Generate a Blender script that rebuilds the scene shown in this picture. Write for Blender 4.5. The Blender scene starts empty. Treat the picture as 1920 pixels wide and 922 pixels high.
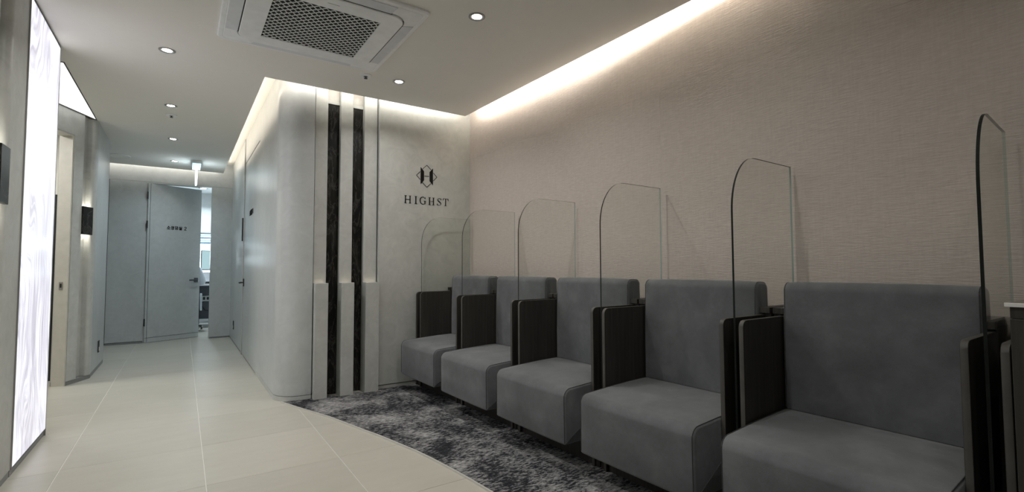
import bpy, bmesh, math, random
from mathutils import Vector, Matrix
random.seed(7)
sc = bpy.context.scene
col = sc.collection
PI = math.pi

# ------------------------------------------------------------------ camera, world, exposure
F_PX, YAW, PITCH, ROLL = 912.5, 0.595266, 0.0459248, -0.0032413
cam_d = bpy.data.cameras.new('camera'); cam = bpy.data.objects.new('camera', cam_d); col.objects.link(cam)
cam_d.sensor_fit = 'HORIZONTAL'; cam_d.sensor_width = 36.0; cam_d.lens = F_PX / 1920 * 36.0
cam_d.clip_start = 0.02; cam_d.clip_end = 100
_f = Vector((math.sin(YAW) * math.cos(PITCH), math.cos(YAW) * math.cos(PITCH), math.sin(PITCH)))
_r = Vector((math.cos(YAW), -math.sin(YAW), 0)); _u = _r.cross(_f)
_R = math.cos(ROLL) * _r + math.sin(ROLL) * _u; _U = -math.sin(ROLL) * _r + math.cos(ROLL) * _u
cam.matrix_world = Matrix(((_R.x, _U.x, -_f.x, 0), (_R.y, _U.y, -_f.y, 0), (_R.z, _U.z, -_f.z, 1.0), (0, 0, 0, 1)))
sc.camera = cam
w = bpy.data.worlds.new('world'); sc.world = w; w.use_nodes = True
w.node_tree.nodes['Background'].inputs[0].default_value = (0.6, 0.7, 0.85, 1)
w.node_tree.nodes['Background'].inputs[1].default_value = 0.15
sc.view_settings.view_transform = 'Standard'; sc.view_settings.look = 'None'
sc.view_settings.exposure = 1.0; sc.view_settings.gamma = 1.0; sc.view_settings.use_curve_mapping = False
WARM = (1.0, 0.945, 0.86); NEUT = (1.0, 0.985, 0.945); COOL = (0.78, 0.91, 1.0)
COVE_W = 4.2          # watts per metre of cove strip
DOWN_W = 2.5          # watts per downlight

# ------------------------------------------------------------------ materials
class NT:
    def __init__(s, name):
        m = bpy.data.materials.new(name); m.use_nodes = True; s.m = m
        s.t = m.node_tree; s.b = s.t.nodes['Principled BSDF']; s.out = s.t.nodes['Material Output']
    def n(s, typ, **kw):
        nd = s.t.nodes.new(typ)
        for k, v in kw.items():
            if k.startswith('i_'):
                nd.inputs[k[2:].replace('_', ' ')].default_value = v
            else: setattr(nd, k, v)
        return nd
    def l(s, a, b): s.t.links.new(a, b)
    def set(s, **kw):
        for k, v in kw.items(): s.b.inputs[k.replace('_', ' ')].default_value = v
def c4(c): return (c[0], c[1], c[2], 1)
def coords(nt, world, scale=(1, 1, 1), rot=(0, 0, 0)):
    if world: o = nt.n('ShaderNodeNewGeometry').outputs['Position']
    else: o = nt.n('ShaderNodeTexCoord').outputs['Object']
    mp = nt.n('ShaderNodeMapping'); mp.inputs['Scale'].default_value = scale; mp.inputs['Rotation'].default_value = rot
    nt.l(o, mp.inputs['Vector']); return mp.outputs['Vector']
def noise(nt, vec, scale, detail=4, rough=0.55, dist=0.0):
    n = nt.n('ShaderNodeTexNoise'); n.inputs['Scale'].default_value = scale; n.inputs['Detail'].default_value = detail
    n.inputs['Roughness'].default_value = rough; n.inputs['Distortion'].default_value = dist
    nt.l(vec, n.inputs['Vector']); return n.outputs['Fac']
def ramp(nt, fac, stops):
    r = nt.n('ShaderNodeValToRGB'); e = r.color_ramp.elements
    while len(e) < len(stops): e.new(0.5)
    for i, (p, c) in enumerate(stops): e[i].position = p; e[i].color = c4(c)
    nt.l(fac, r.inputs['Fac']); return r.outputs['Color']
def bump(nt, h, strength, dist=0.01, prev=None):
    b = nt.n('ShaderNodeBump'); b.inputs['Strength'].default_value = strength; b.inputs['Distance'].default_value = dist
    nt.l(h, b.inputs['Height'])
    if prev is not None: nt.l(prev, b.inputs['Normal'])
    return b.outputs['Normal']
def plain(name, c, rough=0.5, metal=0.0, vary=0.05, spec=0.5):
    nt = NT(name); v = coords(nt, False)
    nt.l(ramp(nt, noise(nt, v, 14, 3), [(0.3, [x * (1 - vary) for x in c]), (0.7, [min(1, x * (1 + vary)) for x in c])]), nt.b.inputs['Base Color'])
    nt.set(Roughness=rough, Metallic=metal, Specular_IOR_Level=spec); return nt.m
def emit(name, c, strength):
    nt = NT(name); nt.set(Base_Color=c4((0.8, 0.8, 0.8)), Emission_Color=c4(c), Emission_Strength=strength); return nt.m

def m_plaster(name, c, vary=0.08, rough=0.42):
    nt = NT(name); v = coords(nt, True); v2 = coords(nt, True, (1, 1, 0.5))
    a = noise(nt, v2, 2.2, 6, 0.6, 0.6); b = noise(nt, v, 9, 5, 0.65, 1.5)
    mx = nt.n('ShaderNodeMix'); mx.data_type = 'FLOAT'; mx.inputs[0].default_value = 0.45
    nt.l(a, mx.inputs[2]); nt.l(b, mx.inputs[3])
    lo = [x * (1 - vary) for x in c]; hi = [x * (1 + vary) for x in c]
    nt.l(ramp(nt, mx.outputs[0], [(0.32, lo), (0.68, hi)]), nt.b.inputs['Base Color'])
    nt.l(bump(nt, b, 0.06, 0.004), nt.b.inputs['Normal'])
    nt.set(Roughness=rough, Specular_IOR_Level=0.45); return nt.m
def m_pink():
    nt = NT('woven_wallcovering'); v = coords(nt, True, (1, 22, 260)); v2 = coords(nt, True, (1, 110, 14)); v3 = coords(nt, True)
    a = noise(nt, v, 1.0, 3, 0.6); b = noise(nt, v2, 1.0, 2, 0.5); c = noise(nt, v3, 3, 3)
    mx = nt.n('ShaderNodeMix'); mx.data_type = 'FLOAT'; mx.inputs[0].default_value = 0.28
    nt.l(a, mx.inputs[2]); nt.l(b, mx.inputs[3])
    nt.l(ramp(nt, mx.outputs[0], [(0.3, (0.535, 0.472, 0.428)), (0.7, (0.655, 0.588, 0.540))]), nt.b.inputs['Base Color'])
    nt.l(bump(nt, mx.outputs[0], 0.65, 0.004), nt.b.inputs['Normal'])
    nt.set(Roughness=0.75, Specular_IOR_Level=0.2); return nt.m
def m_tile():
    nt = NT('porcelain_tile'); v = coords(nt, True, (1, 3.0, 1)); v2 = coords(nt, True)
    oi = nt.n('ShaderNodeObjectInfo')
    a = noise(nt, v, 4.0, 9, 0.68, 0.2); b = noise(nt, v2, 60, 3)
    col_ = ramp(nt, a, [(0.25, (0.415, 0.398, 0.345)), (0.75, (0.465, 0.447, 0.392))])
    hs = nt.n('ShaderNodeHueSaturation'); mr = nt.n('ShaderNodeMapRange'); mr.inputs[3].default_value = 0.955; mr.inputs[4].default_value = 1.03
    nt.l(oi.outputs['Random'], mr.inputs[0]); nt.l(mr.outputs[0], hs.inputs['Value']); nt.l(col_, hs.inputs['Color'])
    nt.l(hs.outputs[0], nt.b.inputs['Base Color'])
    nt.l(bump(nt, b, 0.05, 0.002), nt.b.inputs['Normal'])
    nt.set(Roughness=0.34, Specular_IOR_Level=0.45); return nt.m
def m_carpet():
    nt = NT('mottled_carpet'); v = coords(nt, True, (1, 2.6, 1)); vf = coords(nt, True, (1, 1.9, 1)); vb = coords(nt, True)
    big = noise(nt, vb, 3.4, 3, 0.6, 0.4); med = noise(nt, v, 34, 2, 0.6, 0.3); fine = noise(nt, vf, 110, 2, 0.6)
    m1 = nt.n('ShaderNodeMath', operation='MULTIPLY_ADD'); m1.inputs[1].default_value = 0.95
    nt.l(big, m1.inputs[0]); nt.l(med, m1.inputs[2])
    m2 = nt.n('ShaderNodeMath', operation='MULTIPLY_ADD'); m2.inputs[1].default_value = 0.45
    nt.l(fine, m2.inputs[0]); nt.l(m1.outputs[0], m2.inputs[2])
    m3 = nt.n('ShaderNodeMath', operation='MULTIPLY'); m3.inputs[1].default_value = 0.5; nt.l(m2.outputs[0], m3.inputs[0])
    nt.l(ramp(nt, m3.outputs[0], [(0.52, (0.022, 0.023, 0.027)), (0.575, (0.05, 0.052, 0.057)), (0.60, (0.14, 0.14, 0.145)), (0.68, (0.26, 0.257, 0.255)), (0.76, (0.42, 0.415, 0.41))]), nt.b.inputs['Base Color'])
    nt.l(bump(nt, fine, 0.8, 0.006), nt.b.inputs['Normal'])
    nt.set(Roughness=0.95, Specular_IOR_Level=0.05); return nt.m
def m_suede():
    nt = NT('grey_suede'); v = coords(nt, False); oi = nt.n('ShaderNodeObjectInfo')
    ad = nt.n('ShaderNodeVectorMath', operation='ADD'); nt.l(v, ad.inputs[0])
    cb = nt.n('ShaderNodeMath', operation='MULTIPLY'); cb.inputs[1].default_value = 37.0; nt.l(oi.outputs['Random'], cb.inputs[0])
    nt.l(cb.outputs[0], ad.inputs[1])
    a = noise(nt, ad.outputs[0], 5.0, 7, 0.66, 0.25); f = noise(nt, ad.outputs[0], 220, 2)
    nt.l(ramp(nt, a, [(0.30, (0.090, 0.095, 0.0995)), (0.5, (0.118, 0.1245, 0.131)), (0.70, (0.158, 0.166, 0.173))]), nt.b.inputs['Base Color'])
    n1 = bump(nt, f, 0.25, 0.001); n2 = bump(nt, a, 0.18, 0.01, n1)
    nt.l(n2, nt.b.inputs['Normal'])
    nt.set(Roughness=0.9, Specular_IOR_Level=0.15, Sheen_Weight=0.25, Sheen_Roughness=0.5); return nt.m
def m_wood():
    nt = NT('dark_oak_veneer'); v = coords(nt, False, (55, 55, 2.2)); v2 = coords(nt, False, (190, 190, 3))
    a = noise(nt, v, 1.0, 5, 0.6, 0.4); b = noise(nt, v2, 1.0, 2)
    nt.l(ramp(nt, a, [(0.3, (0.023, 0.0205, 0.018)), (0.55, (0.036, 0.033, 0.029)), (0.75, (0.053, 0.049, 0.043))]), nt.b.inputs['Base Color'])
    nt.l(bump(nt, b, 0.25, 0.001), nt.b.inputs['Normal'])
    nt.set(Roughness=0.5, Specular_IOR_Level=0.35); return nt.m
def m_marble():
    nt = NT('black_veined_marble'); v = coords(nt, True, (2.6, 1, 0.8), (0.0, 0.7, 0.0))
    wv = nt.n('ShaderNodeTexNoise'); wv.inputs['Scale'].default_value = 6.5; wv.inputs['Detail'].default_value = 9
    wv.inputs['Roughness'].default_value = 0.6; wv.inputs['Distortion'].default_value = 1.1; nt.l(v, wv.inputs['Vector'])
    sb = nt.n('ShaderNodeMath', operation='SUBTRACT'); sb.inputs[1].default_value = 0.5; nt.l(wv.outputs['Fac'], sb.inputs[0])
    ab = nt.n('ShaderNodeMath', operation='ABSOLUTE'); nt.l(sb.outputs[0], ab.inputs[0])
    veins = ramp(nt, ab.outputs[0], [(0.0, (0.075, 0.072, 0.064)), (0.012, (0.028, 0.027, 0.0245)), (0.05, (0.006, 0.006, 0.0055))])
    big = noise(nt, v, 3.2, 5, 0.6, 1.2); cloud = ramp(nt, big, [(0.45, (0, 0, 0)), (0.8, (0.020, 0.018, 0.015))])
    sp = noise(nt, coords(nt, True), 75, 2, 0.5); spk = ramp(nt, sp, [(0.76, (0, 0, 0)), (0.82, (0.35, 0.34, 0.30))])
    a1 = nt.n('ShaderNodeVectorMath', operation='ADD'); nt.l(veins, a1.inputs[0]); nt.l(cloud, a1.inputs[1])
    a2 = nt.n('ShaderNodeVectorMath', operation='ADD'); nt.l(a1.outputs[0], a2.inputs[0]); nt.l(spk, a2.inputs[1])
    nt.l(a2.outputs[0], nt.b.inputs['Base Color']); nt.set(Roughness=0.3, Specular_IOR_Level=0.25); return nt.m
def m_onyx():
    nt = NT('backlit_feather_onyx'); v = coords(nt, True, (1, 1.0, 0.42))
    wp = nt.n('ShaderNodeTexNoise'); wp.inputs['Scale'].default_value = 1.7; wp.inputs['Detail'].default_value = 2; nt.l(v, wp.inputs['Vector'])
    sc_ = nt.n('ShaderNodeVectorMath', operation='SCALE'); sc_.inputs['Scale'].default_value = 1.3; nt.l(wp.outputs['Color'], sc_.inputs[0])
    ad = nt.n('ShaderNodeVectorMath', operation='ADD'); nt.l(v, ad.inputs[0]); nt.l(sc_.outputs[0], ad.inputs[1])
    mp = nt.n('ShaderNodeMapping'); mp.inputs['Rotation'].default_value = (0.5, 0, 0); mp.inputs['Scale'].default_value = (1, 20.0, 2.6); nt.l(ad.outputs[0], mp.inputs['Vector'])
    st = noise(nt, mp.outputs['Vector'], 2.2, 4, 0.55, 0.5)
    big = noise(nt, ad.outputs[0], 1.3, 2, 0.5)
    m1 = nt.n('ShaderNodeMath', operation='MULTIPLY_ADD'); m1.inputs[1].default_value = 0.9; nt.l(big, m1.inputs[0]); nt.l(st, m1.inputs[2])
    hf = nt.n('ShaderNodeMath', operation='MULTIPLY'); hf.inputs[1].default_value = 0.5; nt.l(m1.outputs[0], hf.inputs[0])
    c = ramp(nt, hf.outputs[0], [(0.36, (0.17, 0.165, 0.21)), (0.43, (0.30, 0.295, 0.35)), (0.48, (0.42, 0.415, 0.47)), (0.54, (0.56, 0.555, 0.59)), (0.64, (0.90, 0.90, 0.92))])
    nt.l(c, nt.b.inputs['Emission Color']); nt.set(Base_Color=c4((0.75, 0.75, 0.78)), Emission_Strength=0.95, Roughness=0.2); return nt.m
def m_glass():
    m = bpy.data.materials.new('clear_glass'); m.use_nodes = True; t = m.node_tree; t.nodes.clear()
    out = t.nodes.new('ShaderNodeOutputMaterial'); mix = t.nodes.new('ShaderNodeMixShader')
    tr = t.nodes.new('ShaderNodeBsdfTransparent'); tr.inputs[0].default_value = (0.970, 0.975, 0.964, 1)
    gl = t.nodes.new('ShaderNodeBsdfGlossy'); gl.inputs['Roughness'].default_value = 0.02; gl.inputs[0].default_value = (0.92, 0.94, 0.92, 1)
    fr = t.nodes.new('ShaderNodeFresnel'); fr.inputs[0].default_value = 1.45
    ge = t.nodes.new('ShaderNodeNewGeometry'); inv = t.nodes.new('ShaderNodeMath'); inv.operation = 'SUBTRACT'; inv.inputs[0].default_value = 1.0
    t.links.new(ge.outputs['Backfacing'], inv.inputs[1]); mu = t.nodes.new('ShaderNodeMath'); mu.operation = 'MULTIPLY'
    t.links.new(fr.outputs[0], mu.inputs[0]); t.links.new(inv.outputs[0], mu.inputs[1])
    t.links.new(mu.outputs[0], mix.inputs[0]); t.links.new(tr.outputs[0], mix.inputs[1]); t.links.new(gl.outputs[0], mix.inputs[2]); t.links.new(mix.outputs[0], out.inputs[0])
    return m
def m_screen():
    nt = NT('document_on_screen'); tc = nt.n('ShaderNodeTexCoord'); br = nt.n('ShaderNodeTexBrick')
    br.inputs['Color1'].default_value = (0.55, 0.80, 0.80, 1); br.inputs['Color2'].default_value = (0.66, 0.88, 0.86, 1); br.inputs['Mortar'].default_value = (0.42, 0.62, 0.66, 1)
    br.inputs['Scale'].default_value = 12; br.inputs['Mortar Size'].default_value = 0.02; nt.l(tc.outputs['Generated'], br.inputs['Vector'])
    nt.l(br.outputs['Color'], nt.b.inputs['Emission Color']); nt.set(Emission_Strength=0.5, Base_Color=c4((0.02, 0.02, 0.02))); return nt.m

M = {}
M['plaster'] = m_plaster('grey_microcement', (0.475, 0.487, 0.465), 0.17)
M['plaster_c'] = m_plaster('corridor_plaster', (0.47, 0.49, 0.487), 0.12, 0.28)
M['ceiling'] = m_plaster('ceiling_paint', (0.84, 0.82, 0.77), 0.015, 0.8)
M['cream'] = plain('cream_paint', (0.60, 0.58, 0.52), 0.5)
M['white'] = plain('white_plastic', (0.86, 0.87, 0.87), 0.4)
M['white_d'] = plain('louver_plastic', (0.70, 0.715, 0.74), 0.5)
M['office'] = plain('office_white_paint', (0.68, 0.69, 0.685), 0.6)
M['skirt'] = plain('skirting_metal', (0.46, 0.46, 0.43), 0.35)
M['skirt_d'] = plain('grey_skirting', (0.22, 0.225, 0.225), 0.4)
M['grout'] = plain('grout', (0.80, 0.79, 0.75), 0.8)
M['dark'] = plain('dark_gap', (0.012, 0.012, 0.012), 0.8)
M['black'] = plain('black_metal', (0.018, 0.018, 0.02), 0.4)
M['gun'] = plain('gunmetal', (0.09, 0.10, 0.115), 0.35, 0.6)
M['steel'] = plain('brushed_steel', (0.42, 0.42, 0.41), 0.35, 0.9)
M['trim'] = plain('pale_metal_trim', (0.62, 0.61, 0.57), 0.3, 0.3)
M['ink'] = plain('black_acrylic', (0.006, 0.0055, 0.005), 0.6, 0, 0.05, 0.2)
M['pink'] = m_pink(); M['tile'] = m_tile(); M['carpet'] = m_carpet(); M['suede'] = m_suede(); M['wood'] = m_wood(); M['marble'] = m_marble()
M['onyx'] = m_onyx(); M['glass'] = m_glass(); M['screen'] = m_screen()
M['glass_edge'] = plain('glass_edge', (0.007, 0.010, 0.009), 0.5, 0, 0.05, 0.2)
M['glass_back'] = plain('glass_rear_edge', (0.30, 0.38, 0.34), 0.2)
M['seam'] = plain('seam_thread', (0.045, 0.046, 0.048), 0.8)
M['lens'] = emit('downlight_lens', (1.0, 0.97, 0.92), 12.0)
M['led'] = emit('led_strip_glow', WARM, 3.0)
M['ceil_glow'] = emit('luminous_ceiling', (1.0, 0.99, 0.96), 0.75)
M['exit_glow'] = emit('lit_acrylic', (0.80, 0.94, 1.0), 3.0)
M['exit_side'] = emit('lit_acrylic_side', (0.40, 0.80, 1.0), 0.9)
M['daylight'] = emit('daylight', (0.72, 0.90, 1.0), 4.5)
M['coat'] = plain('white_cotton', (0.72, 0.75, 0.80), 0.8)
M['trouser'] = plain('dark_cloth', (0.02, 0.021, 0.026), 0.85)
M['skin'] = plain('skin', (0.55, 0.36, 0.27), 0.5)
M['hair'] = plain('black_hair', (0.012, 0.010, 0.009), 0.45)
M['laminate'] = plain('taupe_laminate', (0.13, 0.12, 0.105), 0.25)
M['slat'] = plain('blind_slat', (0.45, 0.58, 0.66), 0.5); M['slat_d'] = plain('blind_slat_dark', (0.16, 0.25, 0.31), 0.5)
M['wood_lit'] = plain('oak_lit_edge', (0.062, 0.057, 0.050), 0.5, 0, 0.2)  # oak lightened to paint in the light falling on panel front edges
M['ring'] = plain('satin_trim', (0.58, 0.58, 0.56), 0.35)
M['marble_lit'] = m_plaster('marble_lit_pale', (0.40, 0.38, 0.35), 0.3, 0.3)  # marble paled to carry the cove light washing over its top
M['plug'] = plain('white_socket', (0.75, 0.75, 0.73), 0.35)

# ------------------------------------------------------------------ mesh helpers
def link(name, me, mats, parent=None):
    o = bpy.data.objects.new(name, me); col.objects.link(o)
    for m in (mats if isinstance(mats, (list, tuple)) else [mats]): me.materials.append(m)
    if parent is not None: o.parent = parent
    return o
def fin(name, bm, mats, parent=None, smooth=False, ang=0.6):
    bmesh.ops.recalc_face_normals(bm, faces=bm.faces[:])
    me = bpy.data.meshes.new(name); bm.to_mesh(me); bm.free()
    if smooth:
        for p in me.polygons: p.use_smooth = True
        try: me.set_sharp_from_angle(angle=ang)
        except Exception: pass
    return link(name, me, mats, parent)
def abox(bm, x0, x1, y0, y1, z0, z1, bev=0.0, mi=0):
    r = bmesh.ops.create_cube(bm, size=1.0); vs = r['verts']
    for v in vs: v.co = Vector((x0 + (v.co.x + .5) * (x1 - x0), y0 + (v.co.y + .5) * (y1 - y0), z0 + (v.co.z + .5) * (z1 - z0)))
    fs = set(f for v in vs for f in v.link_faces)
    for f in fs: f.material_index = mi
    if bev > 0:
        es = list(set(e for v in vs for e in v.link_edges))
        bmesh.ops.bevel(bm, geom=es, offset=bev, segments=2, profile=0.5, affect='EDGES')
def box(name, x0, x1, y0, y1, z0, z1, mat, parent=None, bev=0.0):
    bm = bmesh.new(); abox(bm, x0, x1, y0, y1, z0, z1, bev); return fin(name, bm, mat, parent)
def aprism(bm, pts, axis, a0, a1, mi=0, tops=None):
    """pts 2-D outline; axis 'z': pts=(x,y); 'y': pts=(x,z); 'x': pts=(y,z); extruded a0..a1"""
    def P(p, a):
        return (p[0], p[1], a) if axis == 'z' else (p[0], a, p[1]) if axis == 'y' else (a, p[0], p[1])
    A = [bm.verts.new(P(p, a0)) for p in pts]; B = [bm.verts.new(P(p, a1)) for p in pts]
    n = len(pts); fs = [bm.faces.new(A), bm.faces.new(B)]
    for i in range(n): fs.append(bm.faces.new((A[i], A[(i + 1) % n], B[(i + 1) % n], B[i])))
    for f in fs: f.material_index = mi
    return fs
def prism(name, pts, axis, a0, a1, mat, parent=None, smooth=False):
    bm = bmesh.new(); aprism(bm, pts, axis, a0, a1); return fin(name, bm, mat, parent, smooth)
def atube(bm, pts, r, n=8, closed=False, mi=0):
    pts = [Vector(p) for p in pts]; rings = []
    m = len(pts)
    for i, p in enumerate(pts):
        if closed: t = pts[(i + 1) % m] - pts[i - 1]
        else: t = pts[min(i + 1, m - 1)] - pts[max(i - 1, 0)]
        t.normalize(); a = Vector((0, 0, 1)) if abs(t.z) < 0.9 else Vector((1, 0, 0))
        u = t.cross(a).normalized(); v = t.cross(u)
        rr = r[i] if isinstance(r, (list, tuple)) else r
        rings.append([bm.verts.new(p + rr * (math.cos(2 * PI * k / n) * u + math.sin(2 * PI * k / n) * v)) for k in range(n)])
    for i in range(m if closed else m - 1):
        a, b = rings[i], rings[(i + 1) % m]
        for k in range(n): bm.faces.new((a[k], a[(k + 1) % n], b[(k + 1) % n], b[k])).material_index = mi
    if not closed: bm.faces.new(rings[0]).material_index = mi; bm.faces.new(rings[-1]).material_index = mi
def tube(name, pts, r, mat, parent=None, n=8, closed=False):
    bm = bmesh.new(); atube(bm, pts, r, n, closed); return fin(name, bm, mat, parent, True)
def lathe(name, prof, mat, parent=None, n=32, mi=None):
    bm = bmesh.new(); rings = []
    for r, z in prof:
        if r < 1e-6: rings.append([bm.verts.new((0, 0, z))])
        else: rings.append([bm.verts.new((r * math.cos(2 * PI * k / n), r * math.sin(2 * PI * k / n), z)) for k in range(n)])
    for a, b in zip(rings, rings[1:]):
        for k in range(n):
            q = [a[k % len(a)], a[(k + 1) % len(a)], b[(k + 1) % len(b)], b[k % len(b)]]
            q = list(dict.fromkeys(q))
            if len(q) > 2: bm.faces.new(q)
    return fin(name, bm, mat, parent, True)
def loft(name, rings, mat, parent=None, ang=0.9):
    bm = bmesh.new(); R_ = [[bm.verts.new(p) for p in r] for r in rings]; n = len(rings[0])
    for a, b in zip(R_, R_[1:]):
        for k in range(n): bm.faces.new((a[k], a[(k + 1) % n], b[(k + 1) % n], b[k]))
    bm.faces.new(R_[0]); bm.faces.new(R_[-1])
    return fin(name, bm, mat, parent, True, ang)
def rrect(w, h, r, n=6):
    out = []
    for cx, cy, a0 in ((w / 2 - r, h / 2 - r, 0), (-w / 2 + r, h / 2 - r, PI / 2), (-w / 2 + r, -h / 2 + r, PI), (w / 2 - r, -h / 2 + r, 1.5 * PI)):
        for k in range(n + 1):
            a = a0 + PI / 2 * k / n; out.append((cx + r * math.cos(a), cy + r * math.sin(a)))
    return out
def ringplate(name, loops, mat, parent=None, smooth=True):
    """loops: list of (pts2d, z) joined in sequence; no end caps"""
    bm = bmesh.new(); L = [[bm.verts.new((x, y, z)) for x, y in pts] for pts, z in loops]; n = len(L[0])
    for a, b in zip(L, L[1:]):
        for k in range(n): bm.faces.new((a[k], a[(k + 1) % n], b[(k + 1) % n], b[k]))
    return fin(name, bm, mat, parent, smooth, 0.5)
def tag(o, label, cat, group=None):
    o['label'] = label; o['category'] = cat
    if group: o['group'] = group
    return o
def thing(name, label, cat, loc=(0, 0, 0), rz=0.0, group=None):
    o = bpy.data.objects.new(name, None); col.objects.link(o); o.empty_display_size = 0.05
    o.location = loc; o.rotation_euler = (0, 0, rz); return tag(o, label, cat, group)
def struct(o, label=None, cat=None):
    o['kind'] = 'structure'
    if label: o['label'] = label
    if cat: o['category'] = cat
    return o
def sempty(name, label, cat, loc=(0, 0, 0), rz=0.0):
    return struct(thing(name, label, cat, loc, rz))
def area(name, loc, direction, sx, sy, power, c, parent=None, spread=PI, shape='RECTANGLE', yaxis=None):
    l = bpy.data.lights.new(name, 'AREA'); l.shape = shape; l.size = sx
    if shape in ('RECTANGLE', 'ELLIPSE'): l.size_y = sy
    l.energy = power; l.color = c; l.spread = spread
    o = bpy.data.objects.new(name, l); col.objects.link(o)
    z = -Vector(direction).normalized()
    x = Vector(yaxis).normalized() if yaxis else (Vector((1, 0, 0)) if abs(z.x) < 0.9 else Vector((0, 1, 0)))
    x = (x - z * x.dot(z)).normalized(); y = z.cross(x)
    o.matrix_world = Matrix(((x.x, y.x, z.x, loc[0]), (x.y, y.y, z.y, loc[1]), (x.z, y.z, z.z, loc[2]), (0, 0, 0, 1)))
    if parent is not None: o.parent = parent
    return o

# ------------------------------------------------------------------ plan constants
ZC, ZT = 2.40, 2.56                     # lowered ceiling / cove ceiling
O = Vector((2.232, 4.0, 0)); SD = Vector((0.0222, -0.99975, 0)); TD = Vector((-0.99975, -0.0222, 0))
ROWA = math.atan2(SD.y, SD.x)           # local x runs along the pink wall towards the camera, local -y out of the wall
def RW(s, t, z=0.0): p = O + SD * s + TD * t; return (p.x, p.y, z)
D = Vector((0.42683, 0.90433, 0)); DN = Vector((0.90433, -0.42683, 0)); DO = Vector((-0.679, 5.955, 0))
DIA = math.atan2(D.y, D.x)              # splayed wall: local x along it (away), local -y towards the corridor
YN = -2.2                               # rear end of the room behind the camera

# ------------------------------------------------------------------ floor
fl = struct(box('floor', -2.9, 2.6, YN - .1, 11.2, -0.06, -0.0025, M['grout']), 'pale beige porcelain tile floor with thin light joints', 'floor')
X0, TW, Y0, TH, G = -0.485, 0.6, 2.09, 0.6125, 0.0016
def tile_mesh():
    bm = bmesh.new(); abox(bm, .0014, TW - .0014, .0011, TH - .0011, -0.012, 0.0)
    es = [e for e in bm.edges if all(v.co.z > -0.001 for v in e.verts)]
    bmesh.ops.bevel(bm, geom=es, offset=0.0009, segments=1, affect='EDGES')
    me = bpy.data.meshes.new('tile'); bm.to_mesh(me); bm.free(); me.materials.append(M['tile']); return me
tm = tile_mesh()
for i in range(-4, 5):
    for j in range(-7, 15):
        x, y = X0 + i * TW, Y0 + j * TH
        if x < -2.9 or x + TW > 2.65 or y + TH > 11.2: continue
        if x > 1.2 and y < 3.4: continue                 # wholly under the carpet and seats
        if x < -0.75 - TW and y < 3.6: continue
        t_ = bpy.data.objects.new('tile', tm); col.objects.link(t_); t_.location = (x, y, 0); t_.parent = fl

# carpet with its curved edge
CV = [(.640, 4.03), (.660, 3.985), (.717, 3.812), (.782, 3.63), (.846, 3.453), (.897, 3.27), (.948, 3.082), (1.003, 2.89), (1.048, 2.70), (1.086, 2.54), (1.113, 2.382), (1.138, 2.20), (1.155, 2.05), (1.168, 1.90), (1.19, 1.6), (1.205, 1.2), (1.21, 0.6), (1.21, YN)]
prs = CV + [(O.x + .0222 * (4 - YN) - .004, YN), (O.x - .004, 3.998), (1.352, 3.998), (1.352, 4.03), (1.240, 3.944), (1.146, 4.07), (1.047, 3.944), (.946, 4.07), (.850, 3.944), (.84, 4.003)]
cp = prism('carpet', prs, 'z', 0.0002, 0.007, M['carpet']); tag(cp, 'mottled charcoal and pale grey carpet under the row of seats', 'carpet')
bm = bmesh.new(); off = []
for i, p in enumerate(CV):
    a = Vector(CV[max(i - 1, 0)]); b = Vector(CV[min(i + 1, len(CV) - 1)]); t_ = (b - a).normalized(); off.append((p[0] + t_.y * 0.007, p[1] - t_.x * 0.007))
aprism(bm, CV + off[::-1], 'z', 0.0002, 0.0085)
tag(fin('carpet_edge_trim', bm, M['trim']), 'thin pale curved metal strip between carpet and tiles', 'trim')

# ------------------------------------------------------------------ ceiling
bm = bmesh.new()
ex = lambda y: O.x + 0.0222 * (4.0 - y) - 0.108
poly = [(ex(YN), YN), (ex(3.9), 3.9), (.467, 3.9), (.467, 8.19), (-1.75, 8.19), (-1.75, 6.80), (-.690, 6.80), (-.690, 4.36), (-1.6, 4.36), (-1.6, 4.08), (-.9, 4.08), (-.9, YN)]
aprism(bm, poly, 'z', ZC, ZC + 0.035)
struct(fin('ceiling', bm, M['ceiling']), 'smooth warm grey lowered ceiling with lit cove edges', 'ceiling')
struct(box('ceiling_cove', -2.9, 2.6, YN - .1, 8.46, ZT, ZT + .05, M['ceiling']), 'upper ceiling above the light coves', 'ceiling')
# left room ceiling (behind the splayed wall)
p0 = DO + D * 0.2 - DN * 0.10; p1 = DO - D * 1.75 - DN * 0.10
bm = bmesh.new(); fs = aprism(bm, [(p0.x, p0.y), (-.79, 6.75), (-2.7, 6.75), (-2.7, 4.2), (p1.x, p1.y)], 'z', ZC, ZC + .03)
struct(fin('ceiling_side_room', bm, M['cream']), 'ceiling of the side room', 'ceiling')

# ------------------------------------------------------------------ right wall: wallcovering panels
wr = sempty('wall_right', 'blush pink woven wallcovering wall behind the seats', 'wall', O, ROWA)
box('backing', -0.05, 6.4, 0.012, 0.10, 0, ZT, M['dark'], wr)
sx = [0.0, 2.17, 4.34, 6.35]
for a, b in zip(sx, sx[1:]):
    for z0, z1 in ((0.0, 2.027), (2.027, ZT)):
        box('panel', a + .0004, b - .0004, 0.0, 0.012, z0 + .0004, z1 - .0004, M['pink'], wr)

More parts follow.
